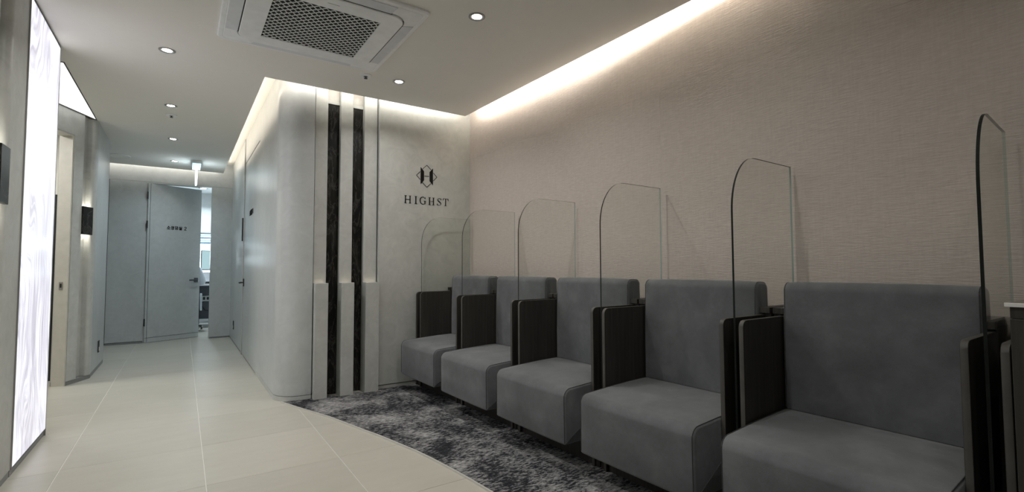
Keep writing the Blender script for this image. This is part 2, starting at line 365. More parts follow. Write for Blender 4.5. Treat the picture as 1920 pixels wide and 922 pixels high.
# ------------------------------------------------------------------ end wall with logo, pilasters, marble, rounded corner
we = sempty('wall_end', 'grey microcement end wall with pilasters and black marble strips', 'wall')
box('backing', .70, 2.32, 4.10, 4.20, 0, ZT, M['dark'], we)
box('panel', 1.358, 2.245, 4.0, 4.10, 0.036, ZT, M['plaster'], we, 0.002)
box('skirting', 1.352, 2.245, 4.004, 4.10, 0.0, 0.030, M['skirt'], we)
PIL = ((.850, .946), (1.047, 1.146), (1.240, 1.350))
for a, b in PIL:
    p = box('pilaster', a, b, 4.030, 4.10, .885, ZT, M['plaster'], we, 0.003)
    box('pilaster_plinth', a, b, 3.946, 4.10, 0.0, .890, M['plaster'], we, 0.0025)
    area('ledge_glow', ((a + b) / 2, 4.000, .896), (0, .75, 1), (b - a) * .7, .012, 0.0035, (1, .80, .58), we)
for a, b in ((.946, 1.047), (1.146, 1.240)):
    box('marble_strip', a, b, 4.078, 4.10, 0.0, 2.345, M['marble'], we)
    box('lit_marble_top', a, b, 4.080, 4.10, 2.372, ZT, M['marble_lit'], we)  # marble top with the cove wash put into its colour
    box('ledge', a, b, 4.068, 4.10, 2.345, 2.372, M['plaster'], we, 0.002)
def arc_pts(off=0.0):
    pts = [(.600 - off, 5.262)]; c = (.785, 4.190); r = .185
    for k in range(15):
        a = PI + PI / 2 * k / 14; pts.append((c[0] + (r + off) * math.cos(a), c[1] + (r + off) * math.sin(a)))
    pts.append((.842, 4.005 - off)); return pts
prism('rounded_corner', arc_pts() + [(.842, 4.10), (.70, 4.20), (.70, 5.262)], 'z', .040, ZT, M['plaster_c'], we, True)
prism('corner_skirting', arc_pts(.0005) + [(.842, 4.10), (.70, 4.20), (.70, 5.262)], 'z', 0.0, .036, M['plaster'], we, True)
prism('shadow_gap', [(x + .010, y + .010) for x, y in arc_pts()] + [(.842, 4.10), (.70, 4.20), (.70, 5.262)], 'z', .034, .042, M['dark'], we, True)

# ------------------------------------------------------------------ corridor right wall
wc = sempty('wall_corridor_right', 'cool grey satin corridor wall past the rounded corner', 'wall')
box('upper_panel', .600, .70, 5.262, 6.56, 2.256, ZT, M['plaster_c'], wc, 0.001)
box('panel', .600, .70, 6.62, 8.36, .022, ZT, M['plaster_c'], wc, 0.001)
box('skirting', .602, .70, 6.62, 8.36, 0, .020, M['skirt_d'], wc)
box('frame_strip', .592, .70, 6.566, 6.614, 0.0, ZT, M['plaster'], wc, 0.003)
d2 = sempty('door_2', 'flush grey door in the corridor wall with black lever handle', 'door', (.602, 5.268, 0))
box('leaf', 0, .045, 0, 1.290, .012, 2.250, M['plaster_c'], d2, 0.002)
box('gap', .046, .09, -.006, 1.298, 0, 2.256, M['dark'], d2)
h = box('handle_plate', -.010, 0, 1.195, 1.245, .800, .890, M['black'], d2, 0.003)
tube('lever', [(-.008, 1.22, .845), (-.045, 1.22, .845), (-.052, 1.20, .845), (-.052, 1.10, .845)], .009, M['black'], h)
pl = box('corridor_wall_plate', .578, .592, 6.572, 6.600, 1.335, 1.610, M['black'], None, 0.002)
tag(pl, 'narrow tall black plate on the corridor door frame', 'plate')

# ------------------------------------------------------------------ far wall and open door
wf = sempty('wall_far', 'cool grey wall at the end of the corridor', 'wall')
YF = 8.35
for nm, x0, x1, z0, z1 in (('panel', -.828, -.424, .030, 2.210), ('panel', .348, .70, .020, 2.210), ('header', -1.75, .70, 2.212, ZT)):
    box(nm, x0, x1, YF, YF + .10, z0, z1, M['plaster_c'], wf, 0.001)
box('skirting', -.828, -.424, YF + .003, YF + .10, 0, .026, M['skirt_d'], wf)
box('skirting', .348, .60, YF + .003, YF + .10, 0, .018, M['skirt_d'], wf)
d3 = sempty('door_3', 'flush closed grey door left of the open door', 'door', (-1.62, YF + .003, 0))
box('leaf', 0, .784, 0, .05, .012, 2.206, M['plaster_c'], d3, 0.002)
box('gap', .0, .80, .052, .09, 0, 2.212, M['dark'], d3)
d1 = sempty('door_1', 'grey room door standing ajar at the corridor end', 'door', (-.412, YF - .03, 0))
box('jamb', -.012, .002, .032, .13, 0, 2.206, M['skirt'], d1)
box('jamb', .748, .760, .032, .13, 0, 2.206, M['plaster_c'], d1)
box('head', .002, .748, .032, .13, 2.196, 2.210, M['plaster_c'], d1)
OPEN = math.radians(28)
leaf = box('leaf', 0.006, .716, 0, .045, .004, 2.192, M['plaster_c'], d1, 0.002); leaf.rotation_euler = (0, 0, OPEN)
box('kick_groove', .010, .712, -.0012, .001, .066, .070, M['dark'], leaf)
box('edge_groove', .030, .034, -.0012, .001, .012, 2.19, M['dark'], leaf)
hd = box('handle_plate', .632, .688, -.010, 0, .815, .875, M['gun'], leaf, 0.003)
tube('lever', [(.66, -.008, .845), (.66, -.045, .845), (.645, -.052, .845), (.545, -.052, .845)], .010, M['gun'], hd)
for z in (.28, 1.62, 2.02):
    tube('hinge', [(0.0, -.006, z - .05), (0.0, -.006, z + .05)], .009, M['black'], d1)

# ------------------------------------------------------------------ left walls
wl = sempty('wall_left', 'grey wall on the left with a rounded niche edge', 'wall')
XL = -.668
def niche_profile(y0, y1, r, depth, n=6):
    """outline (x,y) of the wall face around a vertical channel y0..y1, softened edge"""
    pts = [(XL, y0 - r)]
    for k in range(1, n + 1): a = PI / 2 * k / n; pts.append((XL - r + r * math.cos(a), y0 - r + r * math.sin(a)))
    pts += [(XL - depth, y0), (XL - depth, y1)]
    for k in range(0, n + 1): a = PI / 2 * k / n; pts.append((XL - r + r * math.sin(a), y1 + r - r * math.cos(a)))
    return pts
NY0, NY1 = 2.945, 3.072
prism('panel', [(-.80, YN), (XL, YN)] + niche_profile(NY0, NY1, .045, .055) + [(XL, 3.352), (-.80, 3.352)], 'z', .036, ZC, M['plaster'], wl, True)
prism('skirting', [(-.80, YN), (XL - .004, YN), (XL - .004, 3.352), (-.80, 3.352)], 'z', 0, .034, M['skirt_d'], wl)
box('panel', -.80, -.70, 3.352, 4.10, .0, ZC, M['plaster'], wl)
box('skirting', -.70, XL - .002, 3.352, 4.075, 0, .034, M['skirt_d'], wl)
box('alcove_wall', -1.62, -.80, 4.0, 4.10, 0, ZC, M['plaster'], wl)
# splayed wall
ws = sempty('wall_splayed', 'grey splayed wall with a doorway and a lit vertical channel', 'wall', DO, DIA)
r = .030
cor = []
for k in range(7): a = PI / 2 * k / 6; cor.append((-.032 - .0 + .0, 0))
ptsA = [(-.306, 0.0), (-.19, 0.0), (-.19, .055), (-.066, .055), (-.066, .020)]
for k in range(1, 7): a = PI / 2 * k / 6; ptsA.append((-.046 - .020 * math.cos(a), .020 - .020 * math.sin(a)))
ptsA += [(-.012, 0.0), (.004, .006), (.02, .030), (.02, .12), (-.306, .12)]
prism('pier', ptsA, 'z', .036, ZC, M['plaster'], ws, True)
prism('skirting', [(-.306, .003), (-.010, .003), (.006, .010), (.02, .03), (.02, .12), (-.306, .12)], 'z', 0, .034, M['skirt_d'], ws)
box('header', -1.20, -.306, 0, .12, 2.188, ZC, M['plaster'], ws)
box('panel', -1.80, -1.20, 0, .12, 0, ZC, M['plaster'], ws)
box('jamb', -.322, -.308, .004, .104, 0, 2.186, M['cream'], ws)
box('jamb', -1.20, -1.186, .004, .104, 0, 2.186, M['cream'], ws)
box('head', -1.186, -.322, .004, .104, 2.174, 2.188, M['cream'], ws)
st = box('strike_plate', -.3245, -.322, .040, .070, .825, .895, M['steel'], ws, 0.001)
box('latch_hole', -.3255, -.3244, .048, .062, .845, .880, M['dark'], st)
w2 = sempty('wall_left_corridor', 'grey wall on the left of the corridor past the splayed wall', 'wall')
box('panel', -.79, -.684, 5.985, 6.86, .036, ZC, M['plaster_c'], w2, 0.004)
box('skirting', -.79, -.686, 5.985, 6.858, 0, .034, M['skirt_d'], w2)
box('panel', -1.75, -.79, 6.76, 6.86, 0, ZT, M['plaster_c'], w2)
box('panel', -1.80, -1.70, 6.86, 8.40, 0, ZT, M['plaster_c'], w2)
# side room
wsr = sempty('wall_side_room', 'cream walls of the room behind the splayed wall', 'wall')
box('panel', -2.7, -.79, 6.66, 6.75, 0, ZC, M['cream'], wsr)
box('panel', -2.75, -2.65, 4.1, 6.7, 0, ZC, M['cream'], wsr)
box('panel', -2.7, -1.6, 4.1, 4.2, 0, ZC, M['cream'], wsr)
# room behind the camera
struct(box('wall_rear', -.85, 2.6, YN - .1, YN, 0, ZT, M['plaster']), 'plain grey wall behind the viewer', 'wall')

# office beyond the open door
wo = sempty('wall_office', 'white walls of the office beyond the open door', 'wall')
box('panel', -1.3, -1.2, 8.45, 10.95, 0, 2.47, M['office'], wo)
box('panel', 1.5, 1.6, 8.45, 10.95, 0, 2.47, M['office'], wo)
box('panel', -1.3, 1.6, 10.95, 11.05, 0, .9, M['office'], wo)
box('panel', -1.3, 1.6, 10.95, 11.05, 1.70, 2.47, M['office'], wo)
box('panel', -1.3, -.6, 10.95, 11.05, .9, 1.70, M['office'], wo)
box('panel', 1.1, 1.6, 10.95, 11.05, .9, 1.70, M['office'], wo)
box('door_side_panel', -1.3, -.43, 8.452, 8.48, 0, 2.47, M['office'], wo); box('door_side_panel', .36, 1.6, 8.452, 8.48, 0, 2.47, M['office'], wo)
struct(box('ceiling_office', -1.3, 1.6, 8.455, 11.05, 2.45, 2.50, M['office']), 'white office ceiling', 'ceiling')
w1 = sempty('window_1', 'bright office window half covered by a blind', 'window', (.25, 10.98, .9))
wz = .77
box('frame', -.85, .85, -.01, .05, 0, .03, M['steel'], w1); box('frame', -.85, .85, -.01, .05, wz, wz + .03, M['steel'], w1)
box('frame', -.85, -.82, -.01, .05, .03, wz, M['steel'], w1); box('frame', .82, .85, -.01, .05, .03, wz, M['steel'], w1)
box('pane', -.82, .82, .03, .036, .03, wz, M['daylight'], w1)
bl = thing('roller_blind', 'pale blue grey slatted blind over the office window', 'blind', (.25, 10.94, 1.48))
for k in range(4):
    o = box('slat', -.84, .84, -.006, .006, .002 + k * .048, .042 + k * .048, M['slat'] if k % 2 else M['slat_d'], bl, 0.001)

# ================================================================== LIGHT FITTINGS
def cove_strip(a, b, z, toward, label, wpm=COVE_W, c=WARM):
    a = Vector((a[0], a[1], 0)); b = Vector((b[0], b[1], 0)); L = (b - a).length; mid = (a + b) / 2
    t = thing('cove_light_strip', label, 'light strip', (mid.x, mid.y, z), math.atan2((b - a).y, (b - a).x), 'cove light strips')
    box('channel', -L / 2, L / 2, -.011, .011, 0, .008, M['steel'], t); box('diffuser', -L / 2, L / 2, -.008, .008, .008, .012, M['led'], t)
    # lamp sits just above the strip, aimed at the wall and up
    ar = area('strip_lamp', (mid.x, mid.y, z + .030), (toward[0], toward[1], .25), L, .016, wpm * L, c, None, PI, 'RECTANGLE', b - a)
    mw = ar.matrix_basis.copy(); ar.parent = t; ar.matrix_parent_inverse = Matrix.LocRotScale(t.location, t.rotation_euler, None).inverted(); ar.matrix_basis = mw
    return t
zs = ZC + .0352
cove_strip((ex(3.8) - .014, 3.8), (ex(0.95) - .014, 0.95), zs, (1, 0), 'warm light strip hidden in the cove along the pink wall', COVE_W * .8)
cove_strip((.50, 3.886), (2.06, 3.886), zs, (0, 1), 'warm light strip hidden in the cove above the logo wall', COVE_W * .30)
cove_strip((.453, 3.95), (.453, 8.14), zs, (1, 0), 'warm light strip hidden in the cove along the corridor wall', COVE_W * .12, (1.0, .88, .72))
cove_strip((-1.6, 8.176), (.42, 8.176), zs, (0, 1), 'warm light strip hidden in the cove at the corridor end', COVE_W * .17)

def downlight(x, y, z, label, power=DOWN_W, c=NEUT, group='recessed downlights', r=.046):
    t = thing('downlight', label, 'downlight', (x, y, z), 0, group)
    k = r / .046
    lathe('trim_ring', [(.046 * k, 0), (.0465 * k, -.003), (.043 * k, -.005), (.036 * k, -.0045), (.034 * k, -.002)], M['steel'], t)
    lathe('reflector', [(.034 * k, -.0021), (.027 * k, -.0015)], M['white_d'], t)
    lathe('lens', [(.0, -.0022), (.027 * k, -.0022)], M['lens'], t)
    ar = area('lamp', (0, 0, -.004), (0, 0, -1), .050 * k, 0, power, c, None, math.radians(140), 'DISK'); ar.parent = t
    return t
downlight(1.326, 2.299, ZC, 'round recessed downlight right of the ceiling air conditioner, nearest the pink wall cove')
downlight(1.313, 3.443, ZC, 'round recessed downlight above the logo wall beside the air conditioner corner')
downlight(1.33, 1.155, ZC, 'added round recessed downlight over the nearer seats, out of view', DOWN_W * .55)  # added unseen, continues the row to brighten the nearer seats
downlight(1.34, .01, ZC, 'added round recessed downlight over the counter, nearest the viewer on the seat side, out of view', DOWN_W * .3)  # added unseen lamp, lifts the light at the near end of the seats
for i, y in enumerate((3.76, 5.033, 6.316, 7.606)):
    downlight(-.112, y, ZC, ('nearest and largest downlight of the corridor row', 'second downlight of the corridor row, just before the sprinkler head', 'third downlight of the corridor row', 'farthest downlight of the corridor row, left of the exit sign')[i], DOWN_W * (1.2, 1.15, 1.2, 1.15)[i], (NEUT, NEUT, COOL, COOL)[i])
downlight(-.112, 2.49, ZC, 'downlight added to the corridor row above the left wall lamp, out of view', DOWN_W * 1.1)  # added row lamp outside the view, lights the seat fronts
downlight(-.112, 1.22, ZC, 'downlight added to the corridor row just ahead of the viewer, out of view', DOWN_W * 1.3)  # added unseen to brighten seat fronts and near floor
downlight(-.112, -.05, ZC, 'downlight added to the corridor row straight above the viewer, out of view', DOWN_W * .9)  # added overhead outside the view for more light on seats and ceiling
downlight(.28, 10.28, 2.45, 'large round downlight in the office ceiling', 12, COOL, None, .075)

# luminous triangular ceiling in the alcove
t = thing('luminous_ceiling_panel', 'bright triangular luminous ceiling panel over the left alcove', 'light panel', (-.95, 4.9, ZC))
tri = [(-.694, 4.366), (-.694, 5.905), (-1.415, 4.378)]
cx, cy = sum(p[0] for p in tri) / 3, sum(p[1] for p in tri) / 3
sh = lambda k, dz=0: [(cx + (p[0] - cx) * k + .95, cy + (p[1] - cy) * k - 4.9) for p in tri]
prism('diffuser', sh(1), 'z', .002, .012, M['ceil_glow'], t)
bm = bmesh.new(); A, B = sh(1.012), sh(.985)
for i in range(3):
    j = (i + 1) % 3; aprism(bm, [A[i], A[j], B[j], B[i]], 'z', -.003, .012)
fin('frame', bm, M['black'], t)

# onyx light panel
t = thing('onyx_light_panel', 'tall glowing white onyx panel with feather veining on the left wall', 'light panel', (XL, 3.71, 0))
box('onyx_sheet', -.010, .004, -.352, .352, .042, 2.388, M['onyx'], t)
box('frame', -.030, .006, -.358, -.352, .036, 2.394, M['steel'], t); box('frame', -.030, .006, .352, .362, .0, 2.394, M['steel'], t)
box('frame', -.030, .006, -.352, .352, .036, .042, M['black'], t); box('frame', -.030, .006, -.352, .352, 2.388, 2.396, M['black'], t)

# wall sconces filling the channels
def sconce(loc, rz, label):
    t = thing('wall_sconce', label, 'wall lamp', loc, rz, 'black marble wall lamps')
    box('marble_face', -.064, .064, -.014, .004, -.127, .127, M['marble'], t, 0.002)
    box('back_box', -.040, .040, .004, .0545, -.09, .09, M['black'], t, 0.002)
    for s in (1, -1):
        box('light_slot', -.035, .035, .012, .046, *sorted((s * .090, s * .094)), M['led'], t)
        ar = area('lamp', (0, .028, s * .100), (0, 0.15, s), .085, .028, 0.12, (1, .93, .80), None, math.radians(150)); ar.parent = t
    return t
p = DO - D * .128; sconce((p.x, p.y, 1.446), DIA, 'black marble wall lamp in the lit channel beside the left doorway')
sconce((XL, (NY0 + NY1) / 2, 1.420), PI / 2, 'black marble wall lamp at the left picture edge before the onyx panel')

# exit sign, edge-on
t = thing('exit_sign', 'edge-on illuminated exit sign hanging from the far corridor ceiling', 'exit sign', (.125, 7.56, ZC))
bm = bmesh.new(); abox(bm, -.052, .052, -.17, .17, -.040, 0, .004); fin('housing', bm, M['white'], t)
box('lower_housing', -.044, .044, -.16, .16, -.072, -.040, M['exit_side'], t, 0.003)
box('acrylic_plate', -.009, .009, -.15, .15, -.285, -.072, M['exit_glow'], t, 0.003)

# sprinklers and speaker
def sprinkler(x, y, label):
    t = thing('sprinkler_head', label, 'sprinkler', (x, y, ZC), 0, 'sprinkler heads')
    lathe('escutcheon', [(.041, 0), (.042, -.008), (.037, -.012), (.018, -.013), (.016, -.008), (.012, -.006)], M['white'], t)
    lathe('head', [(.0, -.027), (.012, -.026), (.012, -.023), (.005, -.020), (.005, -.014), (.014, -.010), (.014, -.005)], M['gun'], t, 16)
sprinkler(1.069, 3.459, 'white sprinkler head beside the air conditioner corner')
sprinkler(-.112, 5.331, 'small sprinkler head in the corridor ceiling between two downlights')
t = thing('ceiling_speaker', 'flat round white speaker cover in the far left corridor ceiling', 'speaker', (-.672, 7.62, ZC))
lathe('rim', [(.112, 0), (.113, -.003), (.106, -.005), (.103, -.002)], M['white'], t); lathe('cover', [(.0, -.002), (.103, -.002)], M['ceiling'], t)

# ------------------------------------------------------------------ ceiling air conditioner
ac = thing('ceiling_air_conditioner', 'white square four-way ceiling air conditioner with diamond lattice grille', 'air conditioner', (.617, 2.868, ZC))
n6 = 8
ringplate('frame', [(rrect(.955, .955, .035, n6), 0), (rrect(.957, .957, .036, n6), -.010), (rrect(.945, .945, .034, n6), -.016), (rrect(.905, .905, .030, n6), -.018), (rrect(.903, .903, .029, n6), -.0165), (rrect(.899, .899, .028, n6), -.0165), (rrect(.895, .895, .028, n6), -.0185), (rrect(.775, .775, .095, n6), -.027), (rrect(.772, .772, .094, n6), -.012)], M['white'], ac)
ringplate('inner_panel', [(rrect(.756, .756, .085, n6), -.015), (rrect(.758, .758, .086, n6), -.032), (rrect(.750, .750, .082, n6), -.036), (rrect(.534, .534, .004, n6), -.036), (rrect(.532, .532, .003, n6), -.032)], M['white'], ac)
box('cavity', -.30, .30, -.30, .30, -.022, -.004, M['dark'], ac)
for k in range(4):
    a = k * PI / 2
    bm = bmesh.new(); ys = [-.30, .30]
    vs = [bm.verts.new(q) for q in ((.384, -.285, -.0295), (.446, -.300, -.0225), (.446, .300, -.0225), (.384, .285, -.0295), (.384, -.285, -.020), (.446, -.300, -.016), (.446, .300, -.016), (.384, .285, -.020))]
    for q in ((0, 1, 2, 3), (7, 6, 5, 4), (0, 4, 5, 1), (1, 5, 6, 2), (2, 6, 7, 3), (3, 7, 4, 0)): bm.faces.new([vs[i] for i in q])
    lv = fin('louver', bm, M['white_d'], ac); lv.rotation_euler = (0, 0, a)
    sl = box('air_slot', .3795, .3845, -.29, .29, -.0300, -.020, M['dark'], ac); sl.rotation_euler = (0, 0, a)
bm = bmesh.new(); half = .266; pitch = .0405
def bar(p, q, wd=.0048, z0=-.0375, z1=-.0345):
    d = (Vector(q) - Vector(p)); L = d.length
    if L < .006: return
    d.normalize(); n = Vector((-d.y, d.x)) * wd / 2; p = Vector(p); q = Vector(q)
    aprism(bm, [p + n, q + n, q - n, p - n], 'z', z0, z1)
K = int(2 * half / pitch) + 1
for i in range(-K, K + 1):
    c = i * pitch
    for s in (1, -1):      # y = s*x + c clipped to the square
        xs = sorted(((-half - c) / s, (half - c) / s)); x0, x1 = max(-half, xs[0]), min(half, xs[1])
        if x1 > x0: bar((x0, s * x0 + c), (x1, s * x1 + c))
fin('grille', bm, M['white'], ac)
box('brand_mark', -.03, .03, -.325, -.321, -.0366, -.036, M['steel'], ac)

# ================================================================== SEATING ROW
PITCH_S, S0 = .7105, .010
SEATW = .608
DIVN = ['farthest', 'second', 'third', 'fourth', 'fifth', 'nearest']
def divider_panel(name, s0, s1, parent):
    pr = [(0.02, 0.008), (-.546, 0.008)]; r = .026; pr = [(-.002, .008), (-.546, .008)]
    for k in range(9): a = PI / 2 * k / 8; pr.append((-.546 + r - r * math.cos(a), .80 - r + r * math.sin(a)))
    pr.append((-.002, .80))
    bm = bmesh.new(); aprism(bm, pr, 'x', s0, s1)
    es = [e for e in bm.edges if abs(e.verts[0].co.x - e.verts[1].co.x) < 1e-6]
    bmesh.ops.bevel(bm, geom=es, offset=.0012, segments=1, affect='EDGES')
    bm.normal_update()
    for f in bm.faces:
        c = f.calc_center_median()
        if s0 + .0013 < c.x < s1 - .0013 and (c.y < -.519 or c.z > .77): f.material_index = 1
    return fin(name, bm, [M['wood'], M['wood_lit']], parent, True, .5)
div_labels = ['dark wood twin-panel divider against the logo wall, left of the farthest seat', 'dark wood twin-panel divider between the farthest and second seats', 'dark wood twin-panel divider between the second and middle seats', 'dark wood twin-panel divider between the middle and fourth seats', 'dark wood twin-panel divider between the fourth and nearest seats', 'dark wood twin-panel divider between the nearest seat and the counter']
glass_labels = ['faint clear glass screen nearest the logo, above the first divider', 'clear glass screen overlapping the corner of pink and grey walls', 'clear glass screen with rounded corner, third from the logo', 'clear glass screen with rounded corner, fourth from the logo', 'clear glass screen with rounded corner between the two nearest seats', 'tallest clear glass screen at the right beside the counter']
def glass_mesh():
    r = .20; y0, y1, z0, z1 = -.518, -.035, .010, 1.452; pr = [(y1, z0), (y0, z0)]
    for k in range(17): a = PI / 2 * k / 16; pr.append((y0 + r * .88 - r * .88 * math.cos(a), z1 - r * 1.15 + r * 1.15 * math.sin(a)))
    pr.append((y1, z1)); bm = bmesh.new(); fs = aprism(bm, pr, 'x', -.004, .004)
    for f in fs[2:]: f.material_index = 1
    fs[-1].material_index = 2
    bmesh.ops.recalc_face_normals(bm, faces=bm.faces[:])
    me = bpy.data.meshes.new('glass_screen'); bm.to_mesh(me); bm.free()
    for m in (M['glass'], M['glass_edge'], M['glass_back']): me.materials.append(m)
    return me
gm = glass_mesh()
for k in range(6):
    s = S0 + PITCH_S * k
    t = thing('seat_divider', div_labels[k], 'divider', RW(s + .049, 0, 0), ROWA, 'dividers between the waiting seats')
    divider_panel('side_panel', -.049, -.031, t); divider_panel('side_panel', .031, .049, t)
    e_ = -.030 if k == 5 else -.006                       # the nearest screen stands slightly askew in its slot
    box('cap_ledge', -.049, e_, -.238, -.003, .806, .832, M['wood'], t, 0.002); box('cap_ledge', .006, .049, -.238, -.003, .806, .832, M['wood'], t, 0.002)
    box('ledge_support', -.031, e_ - .0005, -.225, -.003, .60, .806, M['wood'], t); box('ledge_support', .006, .031, -.225, -.003, .60, .806, M['wood'], t)
    box('base_block', -.031, -.0295 if k == 5 else -.0055, -.535, -.003, .008, .10, M['wood'], t); box('base_block', .0055, .031, -.535, -.003, .008, .10, M['wood'], t)
    g = bpy.data.objects.new('glass_screen', gm); col.objects.link(g); g.location = RW(s + .048, 0, 0); g.rotation_euler = (0, 0, ROWA)
    if k == 5: g.location = RW(s + .048 - .0236, .0005, 0); g.rotation_euler = (0, 0, ROWA + .0455)
    tag(g, glass_labels[k], 'glass screen', 'glass screens between the seats')

def inset_ring(prof, s, ins):
    c = Vector((sum(p[0] for p in prof) / len(prof), sum(p[1] for p in prof) / len(prof))); out = []
    n = len(prof)
    for i, p in enumerate(prof):
        a = Vector(prof[i - 1]); b = Vector(prof[(i + 1) % n]); t_ = (b - a).normalized(); nn = Vector((-t_.y, t_.x))
        q = Vector(p)
        if nn.dot(c - q) < 0: nn = -nn
        q = q + nn * ins; out.append((s, q.x, q.y))
    return out
def corner(cx, cz, r, a0, a1, n=6): return [(cx + r * math.cos(a0 + (a1 - a0) * k / n), cz + r * math.sin(a0 + (a1 - a0) * k / n)) for k in range(n + 1)]
def seat_profile():
    p = [(-.716, .140)] + [(-.720, .150), (-.721, .25), (-.722, .33)]
    p += corner(-.722 + .042, .409 - .042, .042, PI, PI / 2, 7)
    p += [(-.60, .414), (-.50, .420), (-.40, .425), (-.30, .428), (-.245, .429), (-.240, .420), (-.240, .145), (-.245, .140)]
    return p
def back_profile():
    p = [(-.258, .432), (-.258, .60), (-.255, .75), (-.250, .88)]
    p += corner(-.250 + .034, .938 - .034, .034, PI, PI / 2, 6)
    p += corner(-.150 - .030, .936 - .030, .030, PI / 2, 0, 6)
    p += [(-.148, .80), (-.148, .436), (-.152, .432)]
    return p
def cushion(name, prof, w, parent, bulge, rr=.014):
    rings = []
    S = [(-w / 2, rr * .75), (-w / 2 + .002, rr * .42), (-w / 2 + .006, rr * .14), (-w / 2 + .012, 0)]
    mids = [-w / 2 + .012 + (w - .024) * k / 12 for k in range(1, 12)]
    full = S + [(m, 0) for m in mids] + [(-a, b) for a, b in S[::-1]]
    for s, ins in full:
        r_ = inset_ring(prof, s, ins)
        f = max(0.0, 1 - (2 * s / w) ** 4)
        r_ = [bulge(p, f) for p in r_]
        rings.append(r_)
    return loft(name, rings, M['suede'], parent, 1.2)
def seat_bulge(p, f):
    s, y, z = p
    if z > .40: z += .006 * f * max(0, 1 - ((y + .47) / .24) ** 2)
    if y < -.70 and z < .38: y -= .004 * f
    return (s, y, z)
def back_bulge(p, f):
    s, y, z = p
    if y < -.24 and z > .45: y -= .007 * f * max(0, 1 - ((z - .68) / .26) ** 2)
    if z > .93: z += .004 * f
    return (s, y, z)
seat_labels = ['grey suede waiting seat farthest away, against the logo wall', 'grey suede waiting seat, second from the logo wall', 'grey suede waiting seat in the middle of the row of five', 'grey suede waiting seat, fourth from the logo wall', 'grey suede waiting seat nearest the viewer beside the counter']
def make_seat():
    t = thing('waiting_seat', seat_labels[0], 'seat', (0, 0, 0), ROWA, 'waiting seats along the pink wall')
    pf = seat_profile(); bp_ = back_profile()
    cu = cushion('seat_cushion', pf, SEATW, t, seat_bulge)
    for s in (1, -1):
        e = s * (SEATW / 2 - .0075)
        pts = [seat_bulge((e, y, z), 0.15) for _, y, z in inset_ring(pf, e, .0002)][1:18]
        tube('seam', pts, .0016, M['seam'], cu, 5)
    bk = cushion('backrest', bp_, SEATW - .004, t, back_bulge, .018)
    for s in (1, -1):
        e = s * (SEATW / 2 - .0105)
        pts = [back_bulge((e, y, z), 0.1) for _, y, z in inset_ring(bp_, e, .0003)][0:18]
        tube('seam', pts, .0013, M['seam'], bk, 5)
    box('plinth', -SEATW / 2, SEATW / 2, -.530, -.512, .008, .138, M['wood'], t)
    box('base', -SEATW / 2 + .02, SEATW / 2 - .02, -.511, -.15, .008, .1375, M['dark'], t)
    box('back_board', -SEATW / 2, SEATW / 2, -.146, -.128, .008, .80, M['wood'], t)
    box('back_shelf', -SEATW / 2, SEATW / 2, -.146, -.004, .80, .818, M['wood'], t)
    return t
def copy_tree(o, parent=None):
    c = o.copy(); col.objects.link(c); c.parent = parent
    for ch in o.children: copy_tree(ch, c)
    return c
seat0 = make_seat()
for k in range(5):
    sc_ = S0 + PITCH_S * k + .098 + (PITCH_S - .098) / 2
    o = seat0 if k == 0 else copy_tree(seat0)
    o.location = RW(sc_, 0, 0); o['label'] = seat_labels[k]

# counter at the right edge
ct = thing('counter_cabinet', 'dark wood counter cabinet with white edged top at the right picture edge', 'counter', RW(3.668, 0, 0), ROWA)
box('body', 0.004, 1.75, -.600, -.003, .008, .870, M['wood'], ct, 0.002)
box('apron', 0.004, 1.75, -.594, -.003, .871, .900, M['wood'], ct)
tp = box('worktop', -.002, 1.75, -.600, -.003, .900, .909, M['laminate'], ct, 0.001)
box('edge_band', -.004, 1.75, -.606, -.6002, .900, .910, M['plug'], tp, 0.001)
for x in (.58, 1.16): box('door_joint', x, x + .004, -.6008, -.599, .02, .865, M['dark'], ct)

# ================================================================== SIGNS
def glyph_stroke(bm, pts, w, y0, y1):
    pts = [Vector(p) for p in pts]; n = len(pts); A = []; B = []
    for i, p in enumerate(pts):
        t_ = (pts[min(i + 1, n - 1)] - pts[max(i - 1, 0)]).normalized(); nn = Vector((-t_.y, t_.x)); ww = (w[i] if isinstance(w, (list, tuple)) else w) / 2
        A.append(p + nn * ww); B.append(p - nn * ww)
    for i in range(n - 1): aprism(bm, [A[i], A[i + 1], B[i + 1], B[i]], 'y', y0, y1)
def smooth_pts(P, n=8):
    out = []; P = [Vector(p) for p in P]
    for i in range(len(P) - 1):
        p0, p1, p2, p3 = P[max(i - 1, 0)], P[i], P[i + 1], P[min(i + 2, len(P) - 1)]
        for k in range(n):
            t = k / n; out.append(.5 * (2 * p1 + (p2 - p0) * t + (2 * p0 - 5 * p1 + 4 * p2 - p3) * t * t + (3 * p1 - p0 - 3 * p2 + p3) * t ** 3))
    out.append(P[-1]); return out
sg = thing('wall_logo_sign', 'black diamond H emblem and serif lettering on the grey end wall', 'sign', (1.791, 3.9995, 1.57))
Y_A, Y_B = -.003, 0.0
def R2(bm, x0, x1, z0, z1): aprism(bm, [(x0, z0), (x1, z0), (x1, z1), (x0, z1)], 'y', Y_A, Y_B)
cz = .2545
for s in (1, -1):
    for seg in ([(s * .040, cz + .062), (0, cz + .0985)], [(s * .040, cz - .062), (0, cz - .0985)], [(s * .0635, cz + .036), (s * .0985, cz)], [(s * .0635, cz - .036), (s * .0985, cz)]):
        bm = bmesh.new(); glyph_stroke(bm, seg, .0042, Y_A, Y_B); fin('diamond_line', bm, M['ink'], sg)
for s in (1, -1):
    bm = bmesh.new(); aprism(bm, [(s * .0590, cz + .0765), (s * .0270, cz + .040), (s * .0270, cz - .040), (s * .0590, cz - .0765)], 'y', Y_A, Y_B); fin('emblem_pillar', bm, M['ink'], sg)
